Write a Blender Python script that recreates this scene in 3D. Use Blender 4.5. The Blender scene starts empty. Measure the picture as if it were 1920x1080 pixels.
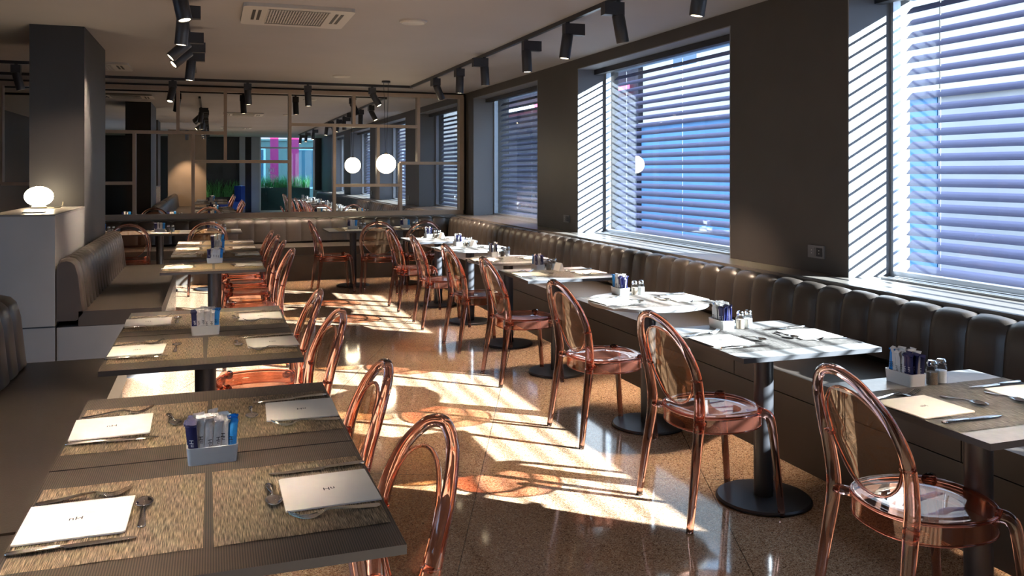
import bpy, bmesh, math, random
from mathutils import Vector, Matrix
PI = math.pi
C = bpy.context.scene.collection
scene = bpy.context.scene
R = math.radians

# ------------------------------------------------------------------ camera
F_PX = 1600.0
THETA = math.atan((960 - 398) / F_PX)
cam_d = bpy.data.cameras.new('camera')
cam_d.sensor_width = 36.0
cam_d.lens = 36.0 * F_PX / 1920.0
cam_d.shift_y = -(540 - 322) / 1920.0
cam_d.clip_start = 0.05
cam_d.clip_end = 300
cam = bpy.data.objects.new('camera', cam_d)
C.objects.link(cam)
cam.location = (0, 0, 1.5)
cam.rotation_euler = (PI / 2, 0, -THETA)
scene.camera = cam

# ------------------------------------------------------------------ sky, sun, exposure
world = bpy.data.worlds.new('world')
scene.world = world
world.use_nodes = True
wn = world.node_tree
wn.nodes['Background'].inputs[0].default_value = (0.55, 0.72, 1.0, 1)
wn.nodes['Background'].inputs[1].default_value = 4.5

sun_d = bpy.data.lights.new('sun', 'SUN')
sun_d.energy = 66.0
sun_d.angle = R(0.6)
sun_d.color = (0.94, 0.97, 1.0)
sun = bpy.data.objects.new('sun', sun_d)
C.objects.link(sun)
SUN_DIR = Vector((-0.78, 0.63, -0.42)).normalized()
sun.location = (10, -6, 8)
sun.rotation_euler = SUN_DIR.to_track_quat('-Z', 'Y').to_euler()

scene.view_settings.view_transform = 'Standard'
scene.view_settings.look = 'None'
scene.view_settings.gamma = 1
scene.view_settings.use_curve_mapping = False
scene.view_settings.exposure = 0.28
cy = scene.cycles
cy.max_bounces = 14
cy.diffuse_bounces = 5
cy.glossy_bounces = 6
cy.transmission_bounces = 14
cy.transparent_max_bounces = 24
cy.caustics_reflective = False
cy.caustics_refractive = False
cy.sample_clamp_indirect = 6.0
cy.sample_clamp_direct = 0.0

SPOT_W = 260.0
CEIL = 2.76
WX = 3.85       # inner face of the window wall
GX = 4.20       # glass
BY = 13.25      # back wall

# ------------------------------------------------------------------ materials
def new_mat(name):
    m = bpy.data.materials.new(name)
    m.use_nodes = True
    return m, m.node_tree.nodes, m.node_tree.links, m.node_tree.nodes['Principled BSDF']

def pmat(name, col, rough=0.5, metal=0.0, spec=0.5, noise=0.0, nscale=8.0, bump=0.0, bscale=200.0, coat=0.0):
    m, n, l, p = new_mat(name)
    p.inputs['Base Color'].default_value = (*col, 1)
    p.inputs['Roughness'].default_value = rough
    p.inputs['Metallic'].default_value = metal
    p.inputs['Specular IOR Level'].default_value = spec
    p.inputs['Coat Weight'].default_value = coat
    tc = n.new('ShaderNodeTexCoord')
    if noise > 0:
        t = n.new('ShaderNodeTexNoise')
        t.inputs['Scale'].default_value = nscale
        t.inputs['Detail'].default_value = 5
        l.new(tc.outputs['Object'], t.inputs['Vector'])
        r = n.new('ShaderNodeValToRGB')
        r.color_ramp.elements[0].position = 0.3
        r.color_ramp.elements[1].position = 0.7
        r.color_ramp.elements[0].color = (*[c * (1 - noise) for c in col], 1)
        r.color_ramp.elements[1].color = (*[min(1, c * (1 + noise)) for c in col], 1)
        l.new(t.outputs['Fac'], r.inputs['Fac'])
        l.new(r.outputs['Color'], p.inputs['Base Color'])
    if bump > 0:
        t = n.new('ShaderNodeTexNoise')
        t.inputs['Scale'].default_value = bscale
        t.inputs['Detail'].default_value = 3
        l.new(tc.outputs['Object'], t.inputs['Vector'])
        b = n.new('ShaderNodeBump')
        b.inputs['Strength'].default_value = bump
        b.inputs['Distance'].default_value = 0.002
        l.new(t.outputs['Fac'], b.inputs['Height'])
        l.new(b.outputs['Normal'], p.inputs['Normal'])
    return m

def emit_mat(name, col, strength):
    m, n, l, p = new_mat(name)
    p.inputs['Base Color'].default_value = (*col, 1)
    p.inputs['Emission Color'].default_value = (*col, 1)
    p.inputs['Emission Strength'].default_value = strength
    return m

def thin_glass(name, tint, ior=1.45, rough=0.0, gcol=(1, 1, 1), diffuse=0.0, dcol=(1, 1, 1)):
    m, n, l, p = new_mat(name)
    n.remove(p)
    out = n['Material Output']
    tr = n.new('ShaderNodeBsdfTransparent')
    tr.inputs['Color'].default_value = (*tint, 1)
    gl = n.new('ShaderNodeBsdfGlossy')
    gl.inputs['Roughness'].default_value = rough
    gl.inputs['Color'].default_value = (*gcol, 1)
    # Schlick reflectance of a thin sheet, the same from either side
    geo = n.new('ShaderNodeNewGeometry')
    dot = n.new('ShaderNodeVectorMath'); dot.operation = 'DOT_PRODUCT'
    l.new(geo.outputs['Incoming'], dot.inputs[0]); l.new(geo.outputs['Normal'], dot.inputs[1])
    def mth(op, a, b=None):
        q = n.new('ShaderNodeMath'); q.operation = op; q.use_clamp = False
        for i_, v_ in enumerate((a, b)):
            if v_ is None: continue
            if isinstance(v_, (int, float)): q.inputs[i_].default_value = v_
            else: l.new(v_, q.inputs[i_])
        return q.outputs[0]
    f0 = ((ior - 1) / (ior + 1)) ** 2
    c_ = mth('ABSOLUTE', dot.outputs['Value'])
    pw_ = mth('POWER', mth('MAXIMUM', mth('SUBTRACT', 1.0, c_), 0.0), 5.0)
    fr = n.new('ShaderNodeMath'); fr.operation = 'MULTIPLY_ADD'
    l.new(pw_, fr.inputs[0]); fr.inputs[1].default_value = 1 - f0; fr.inputs[2].default_value = f0
    mx = n.new('ShaderNodeMixShader')
    l.new(fr.outputs[0], mx.inputs[0])
    l.new(tr.outputs[0], mx.inputs[1])
    l.new(gl.outputs[0], mx.inputs[2])
    last = mx
    if diffuse > 0:
        df = n.new('ShaderNodeBsdfDiffuse')
        df.inputs['Color'].default_value = (*dcol, 1)
        m2 = n.new('ShaderNodeMixShader')
        m2.inputs[0].default_value = diffuse
        l.new(mx.outputs[0], m2.inputs[1])
        l.new(df.outputs[0], m2.inputs[2])
        last = m2
    l.new(last.outputs[0], out.inputs['Surface'])
    return m

def floor_mat():
    m, n, l, p = new_mat('polished granite')
    tc = n.new('ShaderNodeTexCoord')
    def noise(scale, detail=4):
        t = n.new('ShaderNodeTexNoise')
        t.inputs['Scale'].default_value = scale
        t.inputs['Detail'].default_value = detail
        l.new(tc.outputs['Object'], t.inputs['Vector'])
        return t
    v = n.new('ShaderNodeTexVoronoi')
    v.inputs['Scale'].default_value = 250
    l.new(tc.outputs['Object'], v.inputs['Vector'])
    sep = n.new('ShaderNodeSeparateColor')
    l.new(v.outputs['Color'], sep.inputs['Color'])
    r = n.new('ShaderNodeValToRGB')
    e = r.color_ramp.elements
    e[0].position = 0.0; e[0].color = (0.10, 0.045, 0.018, 1)
    e[1].position = 1.0; e[1].color = (0.72, 0.54, 0.37, 1)
    a = e.new(0.22); a.color = (0.38, 0.210, 0.120, 1)
    b = e.new(0.6); b.color = (0.50, 0.305, 0.175, 1)
    l.new(sep.outputs[0], r.inputs['Fac'])
    n1 = noise(60)
    mx = n.new('ShaderNodeMix'); mx.data_type = 'RGBA'; mx.blend_type = 'OVERLAY'
    mx.inputs['Factor'].default_value = 0.45
    l.new(r.outputs['Color'], mx.inputs['A'])
    l.new(n1.outputs['Fac'], mx.inputs['B'])
    br = n.new('ShaderNodeTexBrick')
    br.offset = 0.0
    br.inputs['Scale'].default_value = 1.0
    br.inputs['Brick Width'].default_value = 1.1
    br.inputs['Row Height'].default_value = 1.1
    br.inputs['Mortar Size'].default_value = 0.0025
    br.inputs['Color1'].default_value = (1, 1, 1, 1)
    br.inputs['Color2'].default_value = (0.93, 0.93, 0.93, 1)
    br.inputs['Mortar'].default_value = (0.35, 0.33, 0.3, 1)
    mp = n.new('ShaderNodeMapping')
    mp.inputs['Rotation'].default_value = (0, 0, R(22))
    mp.inputs['Location'].default_value = (0.35, 0.2, 0)
    l.new(tc.outputs['Object'], mp.inputs['Vector'])
    l.new(mp.outputs['Vector'], br.inputs['Vector'])
    m2 = n.new('ShaderNodeMix'); m2.data_type = 'RGBA'; m2.blend_type = 'MULTIPLY'
    m2.inputs['Factor'].default_value = 1.0
    l.new(mx.outputs['Result'], m2.inputs['A'])
    l.new(br.outputs['Color'], m2.inputs['B'])
    l.new(m2.outputs['Result'], p.inputs['Base Color'])
    p.inputs['Roughness'].default_value = 0.07
    p.inputs['Specular IOR Level'].default_value = 0.6
    return m

def rib_mat(name, dark, light, pitch, rough=0.45):
    """Fine ribs running along the object's Y axis."""
    m, n, l, p = new_mat(name)
    tc = n.new('ShaderNodeTexCoord')
    w = n.new('ShaderNodeTexWave')
    w.wave_type = 'BANDS'; w.bands_direction = 'X'; w.wave_profile = 'SIN'
    w.inputs['Scale'].default_value = 2 * PI / 20.0 / pitch
    w.inputs['Distortion'].default_value = 0.0
    l.new(tc.outputs['Object'], w.inputs['Vector'])
    r = n.new('ShaderNodeValToRGB')
    r.color_ramp.elements[0].position = 0.25
    r.color_ramp.elements[1].position = 0.8
    r.color_ramp.elements[0].color = (*dark, 1)
    r.color_ramp.elements[1].color = (*light, 1)
    l.new(w.outputs['Fac'], r.inputs['Fac'])
    l.new(r.outputs['Color'], p.inputs['Base Color'])
    b = n.new('ShaderNodeBump')
    b.inputs['Strength'].default_value = 0.5
    b.inputs['Distance'].default_value = 0.001
    l.new(w.outputs['Fac'], b.inputs['Height'])
    l.new(b.outputs['Normal'], p.inputs['Normal'])
    p.inputs['Roughness'].default_value = rough
    return m

def mat_weave(c0=(0.09, 0.065, 0.04, 1), c1=(0.36, 0.265, 0.165, 1), c2=(0.80, 0.62, 0.40, 1)):
    m, n, l, p = new_mat('woven placemat')
    tc = n.new('ShaderNodeTexCoord')
    mp = n.new('ShaderNodeMapping')
    mp.inputs['Scale'].default_value = (620, 24, 1)
    l.new(tc.outputs['Object'], mp.inputs['Vector'])
    t = n.new('ShaderNodeTexNoise')
    t.inputs['Scale'].default_value = 1.0
    t.inputs['Detail'].default_value = 4
    l.new(mp.outputs['Vector'], t.inputs['Vector'])
    r = n.new('ShaderNodeValToRGB')
    e = r.color_ramp.elements
    e[0].position = 0.34; e[0].color = c0
    e[1].position = 0.66; e[1].color = c2
    a = e.new(0.5); a.color = c1
    l.new(t.outputs['Fac'], r.inputs['Fac'])
    l.new(r.outputs['Color'], p.inputs['Base Color'])
    b = n.new('ShaderNodeBump')
    b.inputs['Strength'].default_value = 0.6
    b.inputs['Distance'].default_value = 0.0012
    l.new(t.outputs['Fac'], b.inputs['Height'])
    l.new(b.outputs['Normal'], p.inputs['Normal'])
    p.inputs['Roughness'].default_value = 0.6
    return m

M = {}
M['floor'] = floor_mat()
M['wall'] = pmat('taupe wall paint', (0.055, 0.046, 0.040), 0.55, noise=0.08, nscale=3, bump=0.15, bscale=120)
M['gloss_wall'] = pmat('satin taupe panel', (0.27, 0.265, 0.265), 0.22, noise=0.05, nscale=2)
M['column'] = pmat('charcoal column paint', (0.020, 0.018, 0.018), 0.5, noise=0.06, nscale=3)
M['ceiling'] = pmat('warm grey ceiling plaster', (0.38, 0.355, 0.345), 0.75, noise=0.04, nscale=1.2)
M['ledge'] = pmat('grey ledge laminate', (0.13, 0.115, 0.10), 0.30, noise=0.05, nscale=6)
M['leather'] = pmat('brown leather', (0.044, 0.035, 0.029), 0.36, noise=0.10, nscale=5, bump=0.25, bscale=260)
M['plinth'] = pmat('bench plinth', (0.07, 0.058, 0.048), 0.45, noise=0.06, nscale=4)
M['black'] = pmat('black metal', (0.018, 0.018, 0.022), 0.4)
M['spot'] = pmat('matt charcoal metal', (0.035, 0.036, 0.042), 0.45, metal=0.2)
M['frame'] = pmat('bronze mirror frame', (0.38, 0.29, 0.22), 0.42, metal=0.1, noise=0.05)
M['mirror'] = pmat('mirror glass', (0.80, 0.80, 0.78), 0.0, metal=1.0)
M['table_left'] = rib_mat('ribbed brown tabletop', (0.028, 0.021, 0.016), (0.105, 0.078, 0.057), 0.0050)
M['table_right'] = pmat('slate tabletop', (0.27, 0.265, 0.26), 0.30, noise=0.12, nscale=30, bump=0.2, bscale=90)
M['table_edge'] = pmat('dark tabletop edge', (0.03, 0.03, 0.034), 0.5)
M['table_metal'] = pmat('graphite table metal', (0.045, 0.045, 0.05), 0.38, metal=0.4, bump=0.1, bscale=400)
M['mat'] = mat_weave()
M['mat_right'] = mat_weave((0.05, 0.045, 0.042, 1), (0.20, 0.18, 0.165, 1), (0.44, 0.40, 0.36, 1))
M['napkin'] = pmat('white paper napkin', (0.80, 0.76, 0.68), 0.85, noise=0.02, nscale=20)
M['ink'] = pmat('black ink', (0.02, 0.02, 0.02), 0.8)
M['steel'] = pmat('cutlery steel', (0.62, 0.60, 0.58), 0.14, metal=1.0)
M['china'] = pmat('white china', (0.78, 0.76, 0.72), 0.25, coat=0.3)
M['p_white'] = pmat('white paper sachet', (0.78, 0.75, 0.72), 0.6, noise=0.08, nscale=90, bump=0.5, bscale=130)
M['p_navy'] = pmat('navy sachet', (0.015, 0.018, 0.09), 0.4, noise=0.1, nscale=90)
M['p_blue'] = pmat('bright blue sachet', (0.02, 0.26, 0.68), 0.4, noise=0.1, nscale=90)
M['salt'] = pmat('salt grains', (0.85, 0.87, 0.90), 0.7)
M['pepper'] = pmat('ground pepper', (0.22, 0.16, 0.11), 0.8, noise=0.5, nscale=600)
M['jar'] = thin_glass('shaker glass', (0.93, 0.96, 0.97), 1.5)
M['pane'] = thin_glass('window glass', (0.90, 0.95, 0.97), 1.5)
M['teal'] = thin_glass('teal entrance glass', (0.50, 0.76, 0.78), 1.5)
M['panel'] = thin_glass('amber clear plastic panel', (0.90, 0.74, 0.58), 1.5, gcol=(1, 0.92, 0.86), diffuse=0.03, dcol=(0.9, 0.5, 0.35))
M['ac'] = pmat('white unit plastic', (0.52, 0.49, 0.45), 0.45)
M['ac_dark'] = pmat('dark grille', (0.03, 0.028, 0.025), 0.6)
M['globe'] = emit_mat('opal glass lit', (1.0, 0.82, 0.55), 22.0)
M['lens'] = emit_mat('lit spot lens', (1.0, 0.80, 0.52), 9.0)
M['brass'] = pmat('dark brass', (0.14, 0.11, 0.07), 0.35, metal=0.9)
M['socket'] = pmat('grey socket plastic', (0.16, 0.15, 0.15), 0.35)
M['alu'] = pmat('window aluminium', (0.45, 0.47, 0.50), 0.3, metal=0.7)
M['slat'] = None
M['reveal'] = pmat('grey reveal lightened for sky light', (0.24, 0.25, 0.27), 0.6)  # lighter than the wall: sky light put into the colour
M['leaf'] = pmat('grass leaf', (0.13, 0.42, 0.12), 0.5, noise=0.4, nscale=14)
M['navy_fabric'] = pmat('royal blue fabric', (0.01, 0.04, 0.30), 0.8)
M['street'] = pmat('street asphalt', (0.20, 0.21, 0.23), 0.9, noise=0.2, nscale=1)
M['cream'] = pmat('cream facade render', (0.66, 0.58, 0.47), 0.9, noise=0.05, nscale=0.4)
M['bluegrey'] = pmat('blue grey shopfront', (0.13, 0.155, 0.25), 0.5, noise=0.1, nscale=0.6)
M['darkfacade'] = pmat('dark brick facade', (0.030, 0.026, 0.035), 0.8, noise=0.3, nscale=2)
M['palegrey'] = pmat('pale grey shopfront', (0.46, 0.42, 0.39), 0.6, noise=0.1, nscale=0.6)
M['blue_veil'] = pmat('lower front tinted as blue glass reflection', (0.10, 0.26, 0.46), 0.5, noise=0.15, nscale=0.6)  # blue reflection veil of the middle window, painted onto the wall behind
M['panelwood'] = pmat('brown wall panel', (0.17, 0.115, 0.068), 0.55, noise=0.08, nscale=3)
M['white'] = pmat('white sign panel', (0.85, 0.85, 0.85), 0.6)
M['pink'] = pmat('pink banner cloth', (0.85, 0.04, 0.22), 0.7)
M['glassy'] = pmat('facade window glass', (0.10, 0.16, 0.24), 0.08)
M['red_neon'] = emit_mat('red sign strip', (1.0, 0.10, 0.22), 4.0)
M['white_neon'] = emit_mat('white sign strip', (0.9, 0.95, 1.0), 5.0)

def chair_mat():
    m, n, l, p = new_mat('rose clear plastic')
    p.inputs['Base Color'].default_value = (0.84, 0.47, 0.39, 1)
    p.inputs['Transmission Weight'].default_value = 1.0
    p.inputs['IOR'].default_value = 1.42
    p.inputs['Roughness'].default_value = 0.02
    p.inputs['Specular IOR Level'].default_value = 0.6
    return m
M['rose'] = chair_mat()
M['seat'] = thin_glass('rose clear plastic seat', (0.90, 0.66, 0.56), 1.5, gcol=(1, 0.93, 0.9), diffuse=0.02, dcol=(0.85, 0.35, 0.25))

def slat_mat():
    m, n, l, p = new_mat('translucent blind slat')
    n.remove(p)
    d = n.new('ShaderNodeBsdfDiffuse'); d.inputs['Color'].default_value = (0.34, 0.35, 0.47, 1)
    t = n.new('ShaderNodeBsdfTranslucent'); t.inputs['Color'].default_value = (0.40, 0.40, 0.60, 1)
    mx = n.new('ShaderNodeMixShader'); mx.inputs[0].default_value = 0.12
    l.new(d.outputs[0], mx.inputs[1]); l.new(t.outputs[0], mx.inputs[2])
    l.new(mx.outputs[0], n['Material Output'].inputs['Surface'])
    return m
M['slat'] = slat_mat()

# ------------------------------------------------------------------ mesh helpers
def finish(bm, name, mat, parent=None, smooth=False, bevel=0.0, segs=2, loc=None):
    if bevel > 0:
        es = [e for e in bm.edges if len(e.link_faces) == 2 and e.calc_face_angle(0) > R(35)]
        bmesh.ops.bevel(bm, geom=es, offset=bevel, segments=segs, affect='EDGES', profile=0.5)
    bmesh.ops.recalc_face_normals(bm, faces=bm.faces)
    me = bpy.data.meshes.new(name)
    bm.to_mesh(me); bm.free()
    if smooth:
        for p in me.polygons:
            p.use_smooth = True
        if smooth != 'all':
            try:
                me.set_sharp_from_angle(angle=R(38))
            except Exception:
                pass
    me.materials.append(mat)
    o = bpy.data.objects.new(name, me)
    C.objects.link(o)
    if parent is not None:
        o.parent = parent
    if loc is not None:
        o.location = loc
    return o

def bx(bm, x0, x1, y0, y1, z0, z1, mtx=None):
    ps = [(x0, y0, z0), (x1, y0, z0), (x1, y1, z0), (x0, y1, z0), (x0, y0, z1), (x1, y0, z1), (x1, y1, z1), (x0, y1, z1)]
    vs = [bm.verts.new(mtx @ Vector(p) if mtx else p) for p in ps]
    for f in ((0, 3, 2, 1), (4, 5, 6, 7), (0, 1, 5, 4), (1, 2, 6, 5), (2, 3, 7, 6), (3, 0, 4, 7)):
        bm.faces.new([vs[i] for i in f])

def box(name, x0, x1, y0, y1, z0, z1, mat, parent=None, bevel=0.0, segs=2, smooth=False):
    bm = bmesh.new()
    bx(bm, x0, x1, y0, y1, z0, z1)
    return finish(bm, name, mat, parent, smooth, bevel, segs)

def lathe(bm, prof, n=32, mtx=None, cx=0, cy=0, cap=True):
    rings = []
    for r, z in prof:
        ring = []
        for i in range(n):
            a = 2 * PI * i / n
            p = Vector((cx + r * math.cos(a), cy + r * math.sin(a), z))
            ring.append(bm.verts.new(mtx @ p if mtx else p))
        rings.append(ring)
    for a, b in zip(rings, rings[1:]):
        for i in range(n):
            j = (i + 1) % n
            bm.faces.new((a[i], a[j], b[j], b[i]))
    if cap:
        if prof[0][0] > 1e-5: bm.faces.new(list(reversed(rings[0])))
        if prof[-1][0] > 1e-5: bm.faces.new(rings[-1])

def tube(bm, pts, ra, rb=None, n=10, closed=False, side=None, cap=True):
    """sweep an ellipse: ra across 'side', rb across the other normal; each may be a list"""
    N = len(pts)
    pts = [Vector(p) for p in pts]
    ra = ra if isinstance(ra, (list, tuple)) else [ra] * N
    rb = ra if rb is None else (rb if isinstance(rb, (list, tuple)) else [rb] * N)
    rings = []
    prev = None
    for i, p in enumerate(pts):
        if closed:
            t = pts[(i + 1) % N] - pts[i - 1]
        else:
            t = pts[min(i + 1, N - 1)] - pts[max(i - 1, 0)]
        t.normalize()
        if side is not None:
            s = Vector(side[i] if isinstance(side, list) else side)
        else:
            s = prev if prev is not None else (Vector((0, 0, 1)) if abs(t.z) < 0.9 else Vector((1, 0, 0)))
        s = (s - t * s.dot(t)).normalized()
        prev = s
        u = t.cross(s)
        rings.append([bm.verts.new(p + s * ra[i] * math.cos(2 * PI * k / n) + u * rb[i] * math.sin(2 * PI * k / n)) for k in range(n)])
    m = N if closed else N - 1
    for i in range(m):
        a, b = rings[i], rings[(i + 1) % N]
        for k in range(n):
            j = (k + 1) % n
            bm.faces.new((a[k], a[j], b[j], b[k]))
    if not closed and cap:
        bm.faces.new(list(reversed(rings[0])))
        bm.faces.new(rings[-1])

def prism(bm, outline, z0, z1, mtx=None):
    lo = [bm.verts.new(mtx @ Vector((x, y, z0)) if mtx else (x, y, z0)) for x, y in outline]
    hi = [bm.verts.new(mtx @ Vector((x, y, z1)) if mtx else (x, y, z1)) for x, y in outline]
    n = len(outline)
    bm.faces.new(list(reversed(lo))); bm.faces.new(hi)
    for i in range(n):
        j = (i + 1) % n
        bm.faces.new((lo[i], lo[j], hi[j], hi[i]))

def rrect(hx, hy, r, n=5):
    out = []
    for cx_, cy_, a0 in ((hx - r, hy - r, 0), (-hx + r, hy - r, 90), (-hx + r, -hy + r, 180), (hx - r, -hy + r, 270)):
        for k in range(n + 1):
            a = R(a0 + 90 * k / n)
            out.append((cx_ + r * math.cos(a), cy_ + r * math.sin(a)))
    return out

def thing(name, label, cat, loc=(0, 0, 0), rz=0.0, group=None):
    o = bpy.data.objects.new(name, None)
    o.empty_display_size = 0.1
    C.objects.link(o)
    o.location = loc
    o.rotation_euler = (0, 0, rz)
    return tag(o, label, cat, group)

def tag(o, label, cat, group=None, kind=None):
    o['label'] = label
    o['category'] = cat
    if group: o['group'] = group
    if kind: o['kind'] = kind
    return o

def struct(o, label=None):
    o['kind'] = 'structure'
    if label: o['label'] = label
    return o

def dup(root, loc=None, rz=None, label=None, group=None):
    r = root.copy(); C.objects.link(r)
    if loc is not None: r.location = loc
    if rz is not None: r.rotation_euler = (0, 0, rz)
    if label: r['label'] = label
    if group: r['group'] = group
    for ch in list(root.children):
        c = ch.copy(); C.objects.link(c); c.parent = r
        for g in list(ch.children):
            d = g.copy(); C.objects.link(d); d.parent = c
    return r

def text_mesh(name, body, size, mat, parent=None, mtx=None, ext=0.0003, shear=0.0):
    cu = bpy.data.curves.new(name, 'FONT')
    cu.body = body; cu.size = size; cu.extrude = ext
    cu.align_x = 'CENTER'; cu.align_y = 'CENTER'
    tmp = bpy.data.objects.new(name, cu)
    C.objects.link(tmp)
    dg = bpy.context.evaluated_depsgraph_get()
    me = bpy.data.meshes.new_from_object(tmp.evaluated_get(dg))
    bpy.data.objects.remove(tmp)
    me.materials.clear(); me.materials.append(mat)
    o = bpy.data.objects.new(name, me)
    C.objects.link(o)
    if parent is not None: o.parent = parent
    if mtx is not None: o.matrix_local = mtx
    return o

def add_spot(parent, loc, direction, watts, size=R(62), blend=0.7, col=(1.0, 0.76, 0.57), radius=0.03):
    d = bpy.data.lights.new('spot_lamp', 'SPOT')
    d.energy = watts; d.spot_size = size; d.spot_blend = blend; d.color = col; d.shadow_soft_size = radius
    o = bpy.data.objects.new('spot_lamp', d)
    C.objects.link(o)
    o.parent = parent
    o.location = loc
    o.rotation_euler = Vector(direction).to_track_quat('-Z', 'Y').to_euler()
    return o

# ------------------------------------------------------------------ room shell
struct(box('floor', -4.2, 4.2, -6.2, 13.5, -0.1, 0.0, M['floor']))
struct(box('ceiling', -4.2, 4.6, -6.2, 13.5, CEIL, CEIL + 0.15, M['ceiling']))
struct(box('wall_back', -4.2, 4.6, BY, BY + 0.2, 0, CEIL, M['wall']))

WINS = [(1.15, 4.45), (5.77, 8.74), (9.99, 12.77), (-3.05, -0.15)]
SILL, HEAD = 0.82, 2.65
bm = bmesh.new()
bx(bm, WX, GX + 0.15, -6.2, 13.25, 0, SILL - 0.02)
bx(bm, WX, GX + 0.15, -6.2, 13.25, HEAD, CEIL)
ys = sorted(WINS)
edges = [-6.2] + [v for w in ys for v in w] + [13.25]
for a, b in zip(edges[0::2], edges[1::2]):
    bx(bm, WX, GX + 0.15, a, b, SILL - 0.02, HEAD)
struct(finish(bm, 'wall_right', M['wall']))

# left wall; unseen window added to throw sky light on the low partition
LW_ADDED = (-1.2, 4.1)
bm = bmesh.new()
bx(bm, -4.2, -4.0, -6.2, LW_ADDED[0], 0, CEIL)
bx(bm, -4.2, -4.0, LW_ADDED[1], 13.25, 0, CEIL)
bx(bm, -4.2, -4.0, LW_ADDED[0], LW_ADDED[1], 0, 0.3)
bx(bm, -4.2, -4.0, LW_ADDED[0], LW_ADDED[1], 2.6, CEIL)
struct(finish(bm, 'wall_left', M['wall']))

# ledges
bm = bmesh.new()
bx(bm, 3.60, GX + 0.02, -6.0, 13.2, SILL - 0.05, SILL)
bx(bm, 3.60, 3.64, -6.0, 12.95, 0.55, SILL - 0.04)
o = finish(bm, 'trim_1', M['ledge'], bevel=0.004)
struct(o)
bm = bmesh.new()
bx(bm, -4.0, 3.60, 12.93, BY, SILL - 0.05, SILL)
bx(bm, -4.0, 3.60, 12.93, 12.97, 0.55, SILL - 0.04)
struct(finish(bm, 'trim_2', M['ledge'], bevel=0.004))

# windows
def make_window(idx, y0, y1):
    bm = bmesh.new()
    t = 0.035
    bx(bm, GX - 0.02, GX + 0.04, y0, y0 + t, SILL, HEAD)
    bx(bm, GX - 0.02, GX + 0.04, y1 - t, y1, SILL, HEAD)
    bx(bm, GX - 0.02, GX + 0.04, y0 + t, y1 - t, SILL, SILL + t)
    bx(bm, GX - 0.02, GX + 0.04, y0 + t, y1 - t, HEAD - t, HEAD)
    for k in range(3):
        bx(bm, GX - 0.20 + k * 0.055, GX - 0.185 + k * 0.055, y0 + 0.12, y1 - 0.12, SILL, SILL + 0.012)
    w = struct(finish(bm, 'window_%d' % idx, M['alu'], bevel=0.002))
    bm = bmesh.new()
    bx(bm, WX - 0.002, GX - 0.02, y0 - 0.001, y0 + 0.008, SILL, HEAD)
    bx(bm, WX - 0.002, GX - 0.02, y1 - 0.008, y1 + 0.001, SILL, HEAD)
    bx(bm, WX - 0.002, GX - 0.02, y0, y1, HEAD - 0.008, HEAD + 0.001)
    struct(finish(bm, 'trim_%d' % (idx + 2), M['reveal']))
    g = box('window_pane', GX + 0.005, GX + 0.011, y0 + t, y1 - t, SILL + t, HEAD - t, M['pane'], w)
    b = box('roller_blind_case', GX - 0.16, GX - 0.09, y0 + 0.02, y1 - 0.02, HEAD - 0.065, HEAD - 0.012, M['black'], w, bevel=0.006)
    # external blind
    bl = thing('slatted_blind', 'pale slatted blind outside the %s window' % WN[idx], 'blind', (GX + 0.10, (y0 + y1) / 2, 0), 0, 'slatted window blinds')
    bm = bmesh.new()
    pitch = 0.08
    L = (y1 - y0) / 2 - 0.05
    z = SILL + 0.05
    tilt = math.atan(0.54)
    while z < HEAD - 0.03:
        mt = Matrix.Translation((0, 0, z)) @ Matrix.Rotation(-tilt - R(14), 4, 'Y')
        # slightly curved slat in three facets
        w2 = 0.037
        for (a, b_) in ((-w2, -w2 / 3), (-w2 / 3, w2 / 3), (w2 / 3, w2)):
            def cz(q): return 0.004 * (1 - (q / w2) ** 2)
            vs = [(a, -L, cz(a)), (b_, -L, cz(b_)), (b_, L, cz(b_)), (a, L, cz(a))]
            lo = [bm.verts.new(mt @ Vector(v)) for v in vs]
            hi = [bm.verts.new(mt @ Vector((v[0], v[1], v[2] + 0.0012))) for v in vs]
            bm.faces.new(lo[::-1]); bm.faces.new(hi)
            for i in range(4):
                j = (i + 1) % 4
                bm.faces.new((lo[i], lo[j], hi[j], hi[i]))
        z += pitch
    finish(bm, 'slats', M['slat'], bl)
    bm = bmesh.new()
    for yy in (-L + 0.25, 0, L - 0.25):
        tube(bm, [(0, yy, SILL), (0, yy, HEAD)], 0.0015, n=6)
    finish(bm, 'cord', M['alu'], bl)
    box('head_rail', -0.035, 0.035, -L, L, HEAD - 0.03, HEAD + 0.02, M['alu'], bl)
WN = {1: 'nearest right-hand', 2: 'middle right-hand', 3: 'far right-hand', 4: 'right-hand rear'}
for i, (a, b) in enumerate(WINS):
    make_window(i + 1, a, b)
w5 = bmesh.new()  # frame of the added left window
for yy in (LW_ADDED[0], (LW_ADDED[0] + LW_ADDED[1]) / 2 - 0.02, LW_ADDED[1] - 0.05):
    bx(w5, -4.12, -4.06, yy, yy + 0.05, 0.3, 2.6)
bx(w5, -4.12, -4.06, LW_ADDED[0], LW_ADDED[1], 0.3, 0.35)
bx(w5, -4.12, -4.06, LW_ADDED[0], LW_ADDED[1], 2.55, 2.6)
w5 = struct(finish(w5, 'window_5', M['alu']))
box('window_pane', -4.095, -4.089, LW_ADDED[0], LW_ADDED[1], 0.3, 2.6, M['pane'], w5)

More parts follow.
